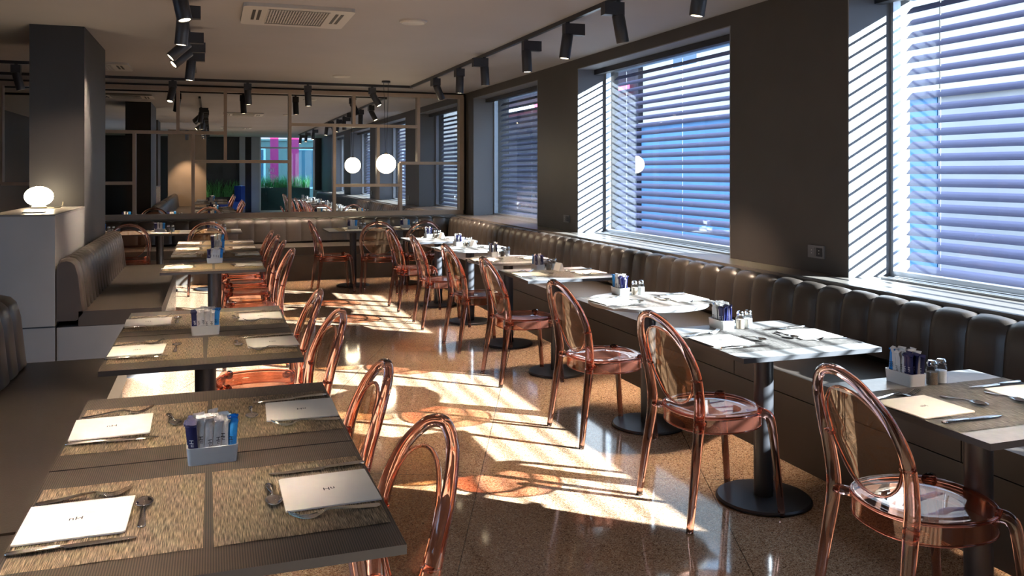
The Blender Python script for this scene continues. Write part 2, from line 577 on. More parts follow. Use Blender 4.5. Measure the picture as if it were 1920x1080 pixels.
# column and low partition on the left
COLX = -1.047
struct(box('wall_column', -1.47, COLX, 8.22, 9.75, 0, CEIL, M['column']), 'dark square column standing on the low partition')
struct(box('wall_partition', -1.47, COLX, 6.75, 8.22, 0.41, 1.187, M['gloss_wall'], bevel=0.003), 'low partition with a lamp on top')
struct(box('wall_partition_base', -1.47, COLX, 6.752, 8.22, 0, 0.40, M['gloss_wall'], bevel=0.003))
struct(box('wall_partition_gap', -1.465, COLX - 0.01, 6.765, 8.22, 0.39, 0.42, M['black']))
struct(box('wall_partition_top', -1.475, COLX + 0.003, 6.745, 8.22, 1.187, 1.20, M['ledge'], bevel=0.003))
# second column and wood panel behind the camera (seen in the mirror)
struct(box('wall_column_rear', -1.75, -1.25, 2.9, 4.0, 0, CEIL, M['wall']))
struct(box('wall_panel_rear', -1.25, -0.17, -1.1, -0.95, 0, CEIL, M['panelwood']))

# ------------------------------------------------------------------ entrance behind the camera (seen in the mirror)
EY = -6.0
bm = bmesh.new()
bx(bm, -4.2, -0.4, EY - 0.15, EY, 0, CEIL)
bx(bm, 3.62, 4.2, EY - 0.15, EY, 0, CEIL)
bx(bm, 1.30, 1.62, EY - 0.15, EY, 0, CEIL)
bx(bm, -0.4, 1.30, EY - 0.15, EY, 0, CEIL)
struct(finish(bm, 'wall_rear', M['column']))
bm = bmesh.new()
for xx in (1.62, 2.62, 3.55):
    bx(bm, xx, xx + 0.06, EY - 0.1, EY - 0.03, 0, CEIL)
bx(bm, 1.62, 3.62, EY - 0.1, EY - 0.03, 2.35, 2.41)
bx(bm, 1.62, 3.62, EY - 0.1, EY - 0.03, 0.0, 0.08)
d1 = struct(finish(bm, 'door_1', M['alu']))
box('door_glass', 1.68, 3.55, EY - 0.07, EY - 0.06, 0.08, 2.70, M['teal'], d1)
mt = Matrix.Translation((2.05, EY - 0.05, 1.55)) @ Matrix.Rotation(PI / 2, 4, 'X')
text_mesh('door_lettering', 'HI', 0.24, M['white'], d1, mt, 0.001)
mt = Matrix.Translation((2.05, EY - 0.05, 1.38)) @ Matrix.Rotation(PI / 2, 4, 'X')
text_mesh('door_lettering', 'SUITES', 0.08, M['white'], d1, mt, 0.001)
struct(box('wall_pillar_rear', 1.33, 1.62, -5.99, -5.7, 0, CEIL, M['gloss_wall']))
struct(box('wall_pier_rear', 0.92, 1.12, -5.99, -5.75, 0, CEIL, M['gloss_wall']))

rnd = random.Random(5)
def planter(name, label, x0, x1, y0, y1, h, nb, hmax):
    t = thing(name, label, 'plant', ((x0 + x1) / 2, (y0 + y1) / 2, 0), 0, 'planters by the entrance')
    hx, hy = (x1 - x0) / 2, (y1 - y0) / 2
    box('planter_box', -hx, hx, -hy, hy, 0, h, M['column'], t, bevel=0.01)
    bm = bmesh.new()
    for i in range(nb):
        bx_, by_ = rnd.uniform(-hx, hx), rnd.uniform(-hy, hy)
        a = rnd.uniform(0, 2 * PI); ln = rnd.uniform(0.4, 1.0) * hmax; bend = rnd.uniform(0.1, 0.55) * ln
        w = rnd.uniform(0.005, 0.011)
        d = Vector((math.cos(a), math.sin(a), 0)); s = Vector((-d.y, d.x, 0))
        prev = None
        for k in range(5):
            f = k / 4
            p = Vector((bx_, by_, h)) + d * bend * f * f + Vector((0, 0, ln * (f - 0.3 * f * f)))
            ww = w * (1 - f * 0.95)
            cur = (bm.verts.new(p - s * ww), bm.verts.new(p + s * ww))
            if prev: bm.faces.new((prev[0], prev[1], cur[1], cur[0]))
            prev = cur
    finish(bm, 'foliage', M['leaf'], t)
planter('grass_planter', 'green ornamental grass in a dark planter by the glass entrance', 1.7, 3.5, -7.1, -6.7, 0.9, 900, 0.75)
planter('grass_planter', 'green ornamental grass in a dark planter before the black rear wall', -0.35, 0.85, -5.9, -5.5, 0.6, 260, 0.95)
ac = thing('blue_armchair', 'royal blue high-backed armchair beside the rear grass planter', 'armchair', (0.62, -5.0, 0), R(70))
box('seat', -0.3, 0.3, -0.3, 0.3, 0.18, 0.45, M['navy_fabric'], ac, bevel=0.04, segs=3, smooth=True)
box('backrest', -0.32, 0.32, -0.38, -0.24, 0.2, 1.0, M['navy_fabric'], ac, bevel=0.05, segs=3, smooth=True)
for sx in (-1, 1):
    for sy in (-1, 1):
        bm = bmesh.new(); tube(bm, [(sx * 0.25, sy * 0.25, 0.0), (sx * 0.23, sy * 0.23, 0.2)], 0.014, n=8)
        finish(bm, 'leg', M['black'], ac)

# ------------------------------------------------------------------ outside
struct(box('ground', -40, 60, -60, 90, -0.6, -0.5, M['street']))
def building(name, label, cat, x, y0, y1, zc, h, lower, upper, wz, wy0=1.6, step=3.4):
    b = thing(name, label, cat, (x, (y0 + y1) / 2, -0.5))
    L = (y1 - y0) / 2
    box('lower_wall', 0, 1.0, -L, L, 0, zc + 0.5, lower, b)
    box('upper_wall', 0.05, 1.0, -L, L, zc + 0.5, h, upper, b)
    box('cornice', -0.12, 0.05, -L, L, zc + 0.42, zc + 0.56, upper, b)
    y = -L + wy0
    while y < L - 1.6:
        for z in wz:
            w = box('window', -0.03, 0.06, y, y + 1.5, z, z + 1.9, M['white'], b)
            box('pane', -0.035, -0.03, y + 0.1, y + 1.4, z + 0.1, z + 1.8, M['glassy'], w)
        y += step
    return b
b1 = building('street_building', 'cream building across the street with a pale ground floor, facing the near window', 'building', 13.0, 1.6, 12.6, 3.0, 9.5, M['palegrey'], M['cream'], (5.0,))
b4 = building('street_building', 'cream building with a lower front tinted as blue glass reflection, facing the middle window', 'building', 13.02, 12.65, 24.5, 3.0, 9.5, M['blue_veil'], M['cream'], (5.0,))
b2 = building('dark_building', 'dark brick building across the street seen through the far window', 'building', 12.9, 24.6, 60, 3.0, 14, M['darkfacade'], M['darkfacade'], (6.5,))
nb = thing('shop_sign_strip', 'thin glowing red and white sign strip on the dark building', 'sign', (12.75, 30, 4.25))
box('red_band', 0, 0.1, -5.0, 20.0, -0.12, 0.12, M['red_neon'], nb)
box('white_band', -0.01, 0.09, 3.5, 8.0, -0.07, 0.07, M['white_neon'], nb)
for k, (yy, zz) in enumerate(((9.0, 1.4), (14.0, 1.3), (18.5, 1.5))):
    s = thing('shop_sign', ['small white and blue sign board on the shopfront facing the near window', 'white and blue sign board on the shopfront facing the middle window', 'square white sign board further along the shopfront'][k], 'sign', (12.9, yy, zz), 0, 'street signs')
    box('board', 0, 0.06, -0.45, 0.45, -0.28, 0.28, M['white'], s, bevel=0.01)
    box('blue_patch', -0.01, 0.0, 0.05, 0.42, -0.2, 0.2, M['p_blue'], s)
# facade beyond the entrance
b3 = building('grey_building', 'grey building beyond the glass entrance', 'building', 0, -9, 9, 3.0, 8.5, M['table_right'], M['palegrey'], (1.2, 4.6), step=2.6)
b3.location = (3.0, -14.0, -0.5); b3.rotation_euler = (0, 0, -PI / 2)
for k, xx in enumerate((2.35, 3.15)):
    bn = box('pink_banner', xx - 0.16, xx + 0.16, -9.02, -9.0, 0.3, 3.6, M['pink'])
    tag(bn, ['pink vertical banner outside the entrance, the one nearer the pillar', 'pink vertical banner outside the entrance, nearer the window wall'][k], 'banner', 'entrance banners')

# ------------------------------------------------------------------ benches
def channel_back(name, parent, mapf, s0, s1, prof, pitch, bulge, ns=8, mat=None):
    """prof: list of (depth, z, nd, nz, k) cross-section points; channels along s"""
    bm = bmesh.new()
    n = max(1, round((s1 - s0) / pitch))
    pw = (s1 - s0) / n
    rings = []
    for c in range(n):
        for k in range(ns + (1 if c == n - 1 else 0)):
            t = k / ns
            b = bulge * (max(0.0, 1 - (2 * t - 1) ** 2) ** 0.42)
            s = s0 + (c + t) * pw
            rings.append([bm.verts.new(mapf(s, d + nd * b * kk, z + nz * b * kk)) for d, z, nd, nz, kk in prof])
    for a, b in zip(rings, rings[1:]):
        for i in range(len(prof) - 1):
            bm.faces.new((a[i], a[i + 1], b[i + 1], b[i]))
    bm.faces.new(rings[0]); bm.faces.new(rings[-1][::-1])
    return finish(bm, name, mat or M['leather'], parent, smooth=True)

def back_profile(zb, zt, thick, lean=0.03, flare=0.0):
    """depth measured toward the sitter: back at 0, front at thick"""
    pts = []
    pts.append((0.0, zb, 0, 0, 0))
    pts.append((thick * 0.75, zb, 1, 0, 0.2))
    pts.append((thick, zb + 0.05, 1, 0, 0.8))
    for f in (0.3, 0.55, 0.75):
        pts.append((thick - lean * f, zb + (zt - zb) * f, 1, 0, 1))
    r = (thick - lean) * 0.5
    cx_ = r; cz_ = zt - r
    for k in range(7):
        a = PI * k / 6
        pts.append((cx_ + r * math.cos(a), cz_ + r * math.sin(a), math.cos(a), math.sin(a), 1 if k < 5 else 0.3))
    pts.append((0.0, zb, 0, 0, 0))
    return pts[:-1]

# window bench
wb = thing('window_bench', 'long brown leather bench with channelled back running under the windows', 'bench')
ycuts = [-4.0, -1.9, 0.4, 2.6, 4.16, 6.5, 8.9, 11.0, 12.75]
for a, b in zip(ycuts, ycuts[1:]):
    box('seat_cushion', 2.80, 3.46, a + 0.003, b - 0.003, 0.35, 0.46, M['leather'], wb, bevel=0.018, segs=3, smooth=True)
box('plinth', 2.80, 3.58, -4.0, 12.04, 0.0, 0.345, M['plinth'], wb)
channel_back('backrest', wb, lambda s, d, z: (3.585 - d, s, z), -4.0, 12.77, back_profile(0.44, 0.795, 0.15), 0.2185, 0.022)

bb = thing('back_wall_bench', 'brown leather bench with channelled back along the mirrored back wall', 'bench')
xcuts = [-3.6, -1.6, 0.9, 2.80]
for a, b in zip(xcuts, xcuts[1:]):
    box('seat_cushion', a + 0.003, b - 0.003, 12.06, 12.80, 0.35, 0.46, M['leather'], bb, bevel=0.018, segs=3, smooth=True)
box('plinth', -3.6, 2.79, 12.06, 12.9, 0, 0.345, M['plinth'], bb)
channel_back('backrest', bb, lambda s, d, z: (s, 12.925 - d, z), -3.6, 3.42, back_profile(0.44, 0.795, 0.15), 0.2185, 0.022)

lb = thing('partition_bench', 'brown leather bench set against the low partition and column', 'bench')
box('seat_cushion', -0.90, -0.35, 6.76, 9.9, 0.40, 0.505, M['leather'], lb, bevel=0.018, segs=3, smooth=True)
box('plinth', -1.04, -0.37, 6.77, 9.9, 0, 0.395, M['gloss_wall'], lb)
channel_back('backrest', lb, lambda s, d, z: (-1.04 + d, s, z), 6.76, 9.9, back_profile(0.44, 0.865, 0.17, 0.045), 0.17, 0.020)

nbn = thing('near_left_bench', 'brown leather bench along the left edge beside the nearest tables', 'bench')
box('seat_cushion', -0.98, -0.455, 2.80, 5.25, 0.33, 0.46, M['leather'], nbn, bevel=0.02, segs=3, smooth=True)
box('seat_cushion', -0.98, -0.455, -0.9, 2.78, 0.33, 0.46, M['leather'], nbn, bevel=0.02, segs=3, smooth=True)
box('plinth', -1.12, -0.475, -0.9, 5.23, 0, 0.325, M['plinth'], nbn)
channel_back('backrest', nbn, lambda s, d, z: (-1.12 + d, s, z), -0.9, 5.2, back_profile(0.42, 0.83, 0.17, 0.04), 0.20, 0.022)

# ------------------------------------------------------------------ mirror wall
mw = thing('mirror_screen', 'large mirror behind a bronze geometric frame on the back wall', 'mirror', (0, 0, 0))
box('mirror_glass', -3.3, 3.80, BY - 0.012, BY - 0.002, SILL + 0.02, 2.70, M['mirror'], mw)
FY0, FY1 = 13.17, 13.235
def bar(x0, z0, x1, z1, w=0.045):
    h = w / 2
    if abs(x1 - x0) < 0.01:
        box('frame_bar', x0 - h, x0 + h, FY0, FY1, min(z0, z1), max(z0, z1), M['frame'], mw, bevel=0.003)
    else:
        box('frame_bar', min(x0, x1), max(x0, x1), FY0 - 0.001, FY1 - 0.001, z0 - h, z0 + h, M['frame'], mw, bevel=0.003)
ZT, ZB = 2.70, 0.885
bar(-3.3, ZT, 3.80, ZT, 0.06); bar(-3.3, ZB - 0.03, 3.80, ZB - 0.03, 0.07)
bar(3.775, ZB, 3.775, ZT, 0.07); bar(-3.3, ZB, -3.3, ZT)
bar(-0.467, 2.07, -0.467, ZT); bar(0.181, 1.65, 0.181, ZT); bar(1.10, ZB, 1.10, ZT); bar(-1.045, ZB, -1.045, 2.07)
bar(-0.263, ZB, -0.263, 2.07); bar(3.069, 1.635, 3.069, ZT); bar(1.761, ZB, 1.761, 2.21); bar(2.057, 2.21, 2.057, ZT)
bar(2.432, 1.29, 2.432, 2.21); bar(2.784, ZB, 2.784, 1.635)
bar(-1.9, 2.066, 0.181, 2.066); bar(-0.263, 1.65, 1.10, 1.65); bar(-1.9, 1.338, -1.045, 1.338); bar(1.10, 2.21, 3.069, 2.21)
bar(1.761, 1.29, 2.784, 1.29); bar(2.784, 1.635, 3.775, 1.635)
bar(-2.70, 1.335, -2.70, ZT); bar(-2.70, 1.335, -1.9, 1.335); bar(-1.9, 1.335, -1.9, ZT)

# ------------------------------------------------------------------ ceiling things
ZTR = CEIL
tr = thing('lighting_track', 'black ceiling lighting track along the window side', 'track', (2.75, 5.0, CEIL))
box('rail', -0.017, 0.017, -8.0, 7.28, -0.035, 0.0, M['black'], tr)
bm = bmesh.new(); lathe(bm, [(0.02, -0.05), (0.02, -0.034)], 12, cx=0, cy=7.26); finish(bm, 'corner_joint', M['steel'], tr)
tr2 = thing('lighting_track', 'black ceiling lighting track along the mirrored back wall', 'track', (0, 12.3, CEIL))
box('rail', -3.8, 2.73, -0.017, 0.017, -0.035, 0.0, M['black'], tr2)
tr3 = thing('lighting_track', 'black ceiling lighting track above the left row of tables', 'track', (-0.20, 4.0, CEIL))
box('rail', -0.017, 0.017, -8.0, 7.3, -0.035, 0.0, M['black'], tr3)
trr = box('rail_left', -3.8, -1.6, 11.0, 11.034, CEIL - 0.035, CEIL, M['black'])
tag(trr, 'black ceiling lighting track beyond the dark column', 'track'); trr.name = 'lighting_track'

def spotlight(x, y, box_dx, box_dy, tilt, az, label, group, w=SPOT_W, light=True):
    """adapter box under the track, cylinder head hanging from it"""
    t = thing('track_spotlight', label, 'spotlight', (x, y, CEIL - 0.035), 0, group)
    bm = bmesh.new()
    bx(bm, -0.05 if box_dx == 0 else min(-0.035, box_dx), 0.05 if box_dx == 0 else max(0.035, box_dx),
       -0.035 if box_dy == 0 else min(-0.035, box_dy), 0.035 if box_dy == 0 else max(0.035, box_dy), -0.105, -0.012)
    tube(bm, [(0, 0, -0.012), (0, 0, 0.0)], 0.018, n=10)
    finish(bm, 'adapter_box', M['spot'], t, bevel=0.003)
    d = Vector((math.sin(tilt) * math.cos(az), math.sin(tilt) * math.sin(az), -math.cos(tilt)))
    piv = Vector((0, 0, -0.10))
    mt = Matrix.Translation(piv) @ d.to_track_quat('-Z', 'Y').to_matrix().to_4x4()
    bm = bmesh.new()
    lathe(bm, [(0.0, 0.0), (0.044, 0.0), (0.046, -0.004), (0.046, -0.196), (0.043, -0.20), (0.036, -0.20), (0.035, -0.178), (0.0, -0.178)], 24, mt, cap=False)
    h = finish(bm, 'lamp_head', M['spot'], t, smooth=True)
    bm = bmesh.new()
    lathe(bm, [(0.0, -0.176), (0.033, -0.176), (0.034, -0.197), (0.0, -0.197)], 16, mt, cap=False)
    finish(bm, 'lens', M['lens'], h)
    if light:
        add_spot(t, tuple(piv + d * 0.235), d, w)
    return t
k = 0
NUM = ['first', 'second', 'third', 'fourth', 'fifth', 'sixth', 'seventh', 'eighth', 'ninth', 'tenth', 'eleventh', 'twelfth']
for (y, dx, dy, tl, az) in ((4.55, -0.12, 0, 0.20, 0.3), (5.95, 0.14, 0, 0.12, 2.9), (6.95, 0.14, 0, 0.05, 0), (7.75, -0.14, 0, 0.08, 1.2), (8.85, 0, 0.09, 0.04, 2.0), (9.75, 0, 0.12, 0.08, 1.5),
                            (3.3, -0.13, 0, 0.15, 0.4), (1.9, 0.13, 0, 0.15, 2.6)):
    k += 1
spots_r = [(4.42, 0.13, 0, 0.15, 2.6), (5.53, -0.12, 0, 0.22, 0.2), (6.45, 0.14, 0, 0.14, 3.0), (7.43, 0.14, 0, 0.05, 0), (8.72, -0.13, 0, 0.08, 0.6), (9.68, 0, 0.09, 0.04, 2.0), (10.8, 0, 0.12, 0.50, 0.5)]
for i, (y, dx, dy, tl, az) in enumerate(spots_r):
    spotlight(2.75, y, dx, dy, tl, az, 'black cylinder spotlight, %s from the camera on the window-side track' % NUM[i], 'window-side track spotlights')
for i, y in enumerate((1.4, -0.6, -2.4)):
    spotlight(2.75, y, 0.13, 0, 0.12, 2.5, 'black cylinder spotlight on the window-side track, behind the camera', 'rear window-side spotlights')
spots_l = [(5.05, 0.12, 0, 0.90, 3.0), (5.65, 0.12, 0, 0.25, -0.6), (6.68, 0.12, 0, 0.08, 3.0), (7.95, 0.13, 0, 0.80, 3.3), (8.55, 0.14, 0, 0.85, 3.5), (9.25, 0.13, 0, 0.10, 3.2)]
for i, (y, dx, dy, tl, az) in enumerate(spots_l):
    spotlight(-0.20, y, dx, dy, tl, az, 'black cylinder spotlight, %s from the camera on the left-hand track' % NUM[i], 'left-hand track spotlights')
for i, y in enumerate((3.6, 2.3, 1.0, -2.6, -4.9)):  # the last one is put in to light the rear grass
    spotlight(-0.20, y, 0.12, 0, 0.15, 3.0, 'black cylinder spotlight on the left-hand track, behind the camera', 'rear left-hand spotlights', w=(165 if y > 2 else 210))
for i, (x, tl, az) in enumerate(((-0.50, 0.35, 4.2), (0.46, 0.06, 0), (1.27, 0.05, 0), (2.18, 0.55, -0.4))):
    spotlight(x, 12.3, 0.0, 0.0, tl, az, 'black cylinder spotlight, %s from the column on the back-wall track' % NUM[i], 'back-wall track spotlights')
spotlight(-2.1, 11.0, 0, 0, 0.25, 0.4, 'black cylinder spotlight hanging beyond the left side of the dark column', None, w=30)
spotlight(-0.70, -0.20, 0, 0, 0.35, -PI / 2, 'added black cylinder spotlight washing the brown wall panel behind the camera', None)  # extra lamp put in to brighten the panel shown in the mirror

def ac_unit(x0, x1, y0, y1, label, g=None):
    t = thing('ceiling_air_unit', label, 'air conditioner', ((x0 + x1) / 2, (y0 + y1) / 2, CEIL), 0, g)
    hx, hy = (x1 - x0) / 2, (y1 - y0) / 2
    bm = bmesh.new(); prism(bm, rrect(hx, hy, 0.05), -0.028, 0.0)
    finish(bm, 'panel', M['ac'], t, bevel=0.006)
    bm = bmesh.new()
    bx(bm, -hx * 0.55, hx * 0.55, -hy * 0.80, hy * 0.62, -0.030, -0.0285)
    g1 = finish(bm, 'intake_grille', M['ac_dark'], t)
    bm = bmesh.new()
    for i in range(23):
        x = -hx * 0.55 + hx * 1.1 * i / 22
        bx(bm, x - 0.004, x + 0.004, -hy * 0.80, hy * 0.62, -0.034, -0.030)
    for i in range(15):
        y = -hy * 0.80 + hy * 1.42 * i / 14
        bx(bm, -hx * 0.55, hx * 0.55, y - 0.003, y + 0.003, -0.0335, -0.0305)
    finish(bm, 'grille_bars', M['ac'], g1)
    for sx in (-1, 1):
        for kx in (0.70, 0.80):
            bm = bmesh.new(); bx(bm, sx * hx * kx - 0.012, sx * hx * kx + 0.012, -hy * 0.65, hy * 0.4, -0.0298, -0.0285)
            finish(bm, 'air_slot', M['ac_dark'], t)
    bm = bmesh.new(); bx(bm, -hx * 0.55, hx * 0.55, hy * 0.68, hy * 0.76, -0.0298, -0.0285); finish(bm, 'air_slot', M['ac_dark'], t)
ac_unit(0.22, 1.05, 6.62, 7.46, 'white cassette air conditioner in the ceiling centre')
ac_unit(-1.75, -0.92, 10.75, 11.45, 'white cassette air conditioner in the ceiling beside the dark column')
ac_unit(0.22, 1.05, 0.6, 1.44, 'white cassette air conditioner in the ceiling above the camera')
for i, (x, y) in enumerate(((1.584, 7.0), (1.60, 11.3))):
    bm = bmesh.new(); lathe(bm, [(0.0, -0.014), (0.075, -0.016), (0.095, -0.022), (0.112, -0.014), (0.118, 0.0)], 32, cap=False)
    o = finish(bm, 'ceiling_speaker', M['ac'], smooth=True, loc=(x, y, CEIL))
    tag(o, ['round ceiling disc beside the cassette air conditioner', 'round ceiling disc near the back wall'][i], 'ceiling disc')

# pendant globe
pg = thing('globe_pendant', 'glowing opal globe pendant hanging before the mirror', 'pendant lamp', (2.275, 11.75, 1.61))
bm = bmesh.new(); bmesh.ops.create_uvsphere(bm, u_segments=32, v_segments=20, radius=0.134)
gl_ = finish(bm, 'globe', M['globe'], pg, smooth='all')
bm = bmesh.new(); lathe(bm, [(0.0, 0.16), (0.022, 0.16), (0.028, 0.125), (0.0, 0.125)], 16, cap=False); finish(bm, 'cap', M['black'], pg)
for dx in (-0.02, 0.02):
    bm = bmesh.new(); tube(bm, [(dx * 0.4, 0, 0.15), (dx * 1.6, 0, CEIL - 1.61 - 0.02)], 0.003, n=6); finish(bm, 'cable', M['black'], pg)
bm = bmesh.new(); lathe(bm, [(0.06, CEIL - 1.61 - 0.025), (0.06, CEIL - 1.61)], 24); finish(bm, 'canopy', M['black'], pg)

# table lamp on the partition
tl_ = thing('table_lamp', 'glowing flattened opal table lamp on top of the low partition', 'lamp', (-1.34, 7.88, 1.20))
bm = bmesh.new(); lathe(bm, [(0.0, 0.0), (0.06, 0.0), (0.062, 0.012), (0.045, 0.02), (0.0, 0.02)], 24, cap=False); finish(bm, 'base', M['brass'], tl_, smooth=True)
bm = bmesh.new(); bmesh.ops.create_uvsphere(bm, u_segments=32, v_segments=20, radius=0.107)
for v in bm.verts: v.co.z = v.co.z * 0.76 + 0.098
finish(bm, 'shade', M['globe'], tl_, smooth='all')
bm = bmesh.new(); tube(bm, [(0.06, -0.02, 0.006), (0.12, -0.06, 0.005), (0.16, -0.03, 0.006), (0.17, 0.03, 0.02), (0.17, 0.05, 0.05)], 0.0035, n=6); finish(bm, 'cord', M['brass'], tl_)
pl = box('notice_card', -1.30, -1.16, 7.0, 7.10, 1.2, 1.206, M['black'], bevel=0.002)
tag(pl, 'small flat black tray on the partition top in front of the lamp', 'tray')

# sockets
for i, (y, lab) in enumerate(((4.95, 'double wall socket plate on the pier right of the middle window'), (9.25, 'double wall socket plate on the pier between the far windows'))):
    s = thing('wall_socket', lab, 'socket', (WX, y - 0.2, 0.96))
    box('plate', -0.012, 0, -0.08, 0.08, -0.042, 0.042, M['socket'], s, bevel=0.003)
    for dy in (-0.037, 0.037):
        p_ = box('socket_insert', -0.015, -0.010, dy - 0.029, dy + 0.029, -0.029, 0.029, M['black'] if dy < 0 else M['socket'], s, bevel=0.002)
        bm = bmesh.new()
        for dz in (-0.01, 0.01):
            bx(bm, -0.017, -0.0145, dy - 0.003, dy + 0.003, dz - 0.003, dz + 0.003)
        finish(bm, 'pin_hole', M['ac'], p_)

# ------------------------------------------------------------------ chair
def lerp(a, b, t): return a + (b - a) * t
def smooth_path(pts, n=6):
    out = []
    P_ = [Vector(p) for p in pts]
    for i in range(len(P_) - 1):
        p0 = P_[max(i - 1, 0)]; p1 = P_[i]; p2 = P_[i + 1]; p3 = P_[min(i + 2, len(P_) - 1)]
        for k in range(n):
            t = k / n
            out.append(0.5 * ((2 * p1) + (-p0 + p2) * t + (2 * p0 - 5 * p1 + 4 * p2 - p3) * t * t + (-p0 + 3 * p1 - 3 * p2 + p3) * t ** 3))
    out.append(P_[-1])
    return out

def make_chair():
    t = thing('dining_chair', 'chair', 'chair')
    # rear legs and hoop: one continuous bow from floor to floor
    half = [(-0.235, 0.222, 0.0), (-0.205, 0.212, 0.22), (-0.178, 0.200, 0.42), (-0.182, 0.212, 0.54), (-0.205, 0.220, 0.66), (-0.245, 0.188, 0.77), (-0.280, 0.115, 0.845), (-0.296, 0.035, 0.875)]
    full = half + [(x, -y, z) for x, y, z in reversed(half)]
    path = smooth_path(full, 6)
    N = len(path)
    ra = []; rb = []
    for p in path:
        if p.z < 0.45:
            f = p.z / 0.45
            ra.append(lerp(0.015, 0.026, f)); rb.append(lerp(0.014, 0.021, f))
        else:
            f = (p.z - 0.45) / 0.43
            ra.append(lerp(0.026, 0.016, min(1, f * 1.2))); rb.append(lerp(0.021, 0.017, f))
    bm = bmesh.new()
    tube(bm, path, ra, rb, n=12, side=(1, 0, 0.15))
    finish(bm, 'back_hoop', M['rose'], t, smooth='all')
    # inner panel, an egg shape following the lean of the hoop
    def lean_x(z):
        pts = [(0.42, -0.178), (0.54, -0.180), (0.66, -0.203), (0.77, -0.243), (0.88, -0.296)]
        for (a, xa), (b, xb) in zip(pts, pts[1:]):
            if z <= b: return lerp(xa, xb, (z - a) / (b - a))
        return pts[-1][1]
    ol = []
    for i in range(40):
        a = 2 * PI * i / 40
        y = 0.194 * math.sin(a)
        z = 0.650 + 0.168 * math.cos(a)
        w = 1.0 - 0.10 * (1 - (z - 0.482) / 0.336)
        ol.append((y * w, z))
    bm = bmesh.new()
    # grid disc with slight dish
    rings = []
    for sc, off in ((0.0, 0.010), (0.5, 0.008), (0.85, 0.003), (1.0, 0.0)):
        if sc == 0:
            rings.append([bm.verts.new((lean_x(0.655) + 0.004 - off * 2, 0, 0.655))]); continue
        rings.append([bm.verts.new((lean_x(0.655 + (z - 0.655) * sc) + 0.004 - off * 2, y * sc, 0.655 + (z - 0.655) * sc)) for y, z in ol])
    for i in range(40):
        j = (i + 1) % 40
        bm.faces.new((rings[0][0], rings[1][i], rings[1][j]))
        for a_, b_ in ((1, 2), (2, 3)):
            bm.faces.new((rings[a_][i], rings[b_][i], rings[b_][j], rings[a_][j]))
    geo = bmesh.ops.solidify(bm, geom=bm.faces[:], thickness=0.005)
    pn = finish(bm, 'back_panel', M['panel'], t, smooth=True)
    bm = bmesh.new()
    tube(bm, [(lean_x(z) + 0.003, y, z) for y, z in ol], 0.0065, 0.005, n=8, closed=True, side=(1, 0, 0))
    for sy in (-1, 1):   # links from panel to hoop
        tube(bm, [(lean_x(0.62) + 0.002, sy * 0.180, 0.62), (lean_x(0.62), sy * 0.212, 0.625)], 0.006, 0.014, n=8)
    finish(bm, 'panel_rim', M['rose'], pn, smooth='all')
    # seat
    def seat_outline(s=1.0):
        o_ = []
        for i in range(48):
            a = 2 * PI * i / 48
            r = 0.212 * (1 + 0.025 * math.cos(4 * a - PI))
            o_.append((0.012 + r * s * math.cos(a) * 0.99, r * s * math.sin(a)))
        return o_
    bm = bmesh.new()
    levels = [(0.0, 0.444), (0.55, 0.444), (0.80, 0.446), (0.88, 0.452), (0.97, 0.455), (1.0, 0.450), (1.0, 0.385), (0.975, 0.385), (0.975, 0.440), (0.6, 0.438), (0.0, 0.438)]
    rs = []
    for s, z in levels:
        rs.append([bm.verts.new((0.012, 0, z))] if s == 0 else [bm.verts.new((x, y, z)) for x, y in seat_outline(s)])
    for a_, b_ in zip(rs, rs[1:]):
        for i in range(48):
            j = (i + 1) % 48
            if len(a_) == 1: bm.faces.new((a_[0], b_[i], b_[j]))
            elif len(b_) == 1: bm.faces.new((a_[i], a_[j], b_[0]))
            else: bm.faces.new((a_[i], b_[i], b_[j], a_[j]))
    finish(bm, 'seat', M['seat'], t, smooth=True)
    bm = bmesh.new()
    tube(bm, [(x, y, 0.449) for x, y in seat_outline(1.0)], 0.007, n=8, closed=True)
    tube(bm, [(x, y, 0.386) for x, y in seat_outline(0.99)], 0.004, n=6, closed=True)
    for sy in (-1, 1):   # lugs to the rear legs
        tube(bm, [(-0.13, sy * 0.150, 0.425), (-0.178, sy * 0.198, 0.43)], 0.016, 0.022, n=10)
    finish(bm, 'seat_rim', M['rose'], t, smooth='all')
    for sy in (-1, 1):
        bm = bmesh.new()
        tube(bm, smooth_path([(0.150, sy * 0.150, 0.448), (0.178, sy * 0.178, 0.44), (0.192, sy * 0.190, 0.40), (0.205, sy * 0.197, 0.28), (0.232, sy * 0.208, 0.0)], 5),
             [lerp(0.025, 0.015, i / 20) for i in range(21)], [lerp(0.023, 0.014, i / 20) for i in range(21)], n=10, side=(1, 0, 0))
        finish(bm, 'front_leg', M['rose'], t, smooth='all')
    return t

chair0 = make_chair()
chair_used = [False]
def place_chair(x, y, rz, label, group):
    if not chair_used[0]:
        chair_used[0] = True
        chair0.location = (x, y, 0); chair0.rotation_euler = (0, 0, rz)
        chair0['label'] = label; chair0['group'] = group
        return chair0
    return dup(chair0, (x, y, 0), rz, label, group)

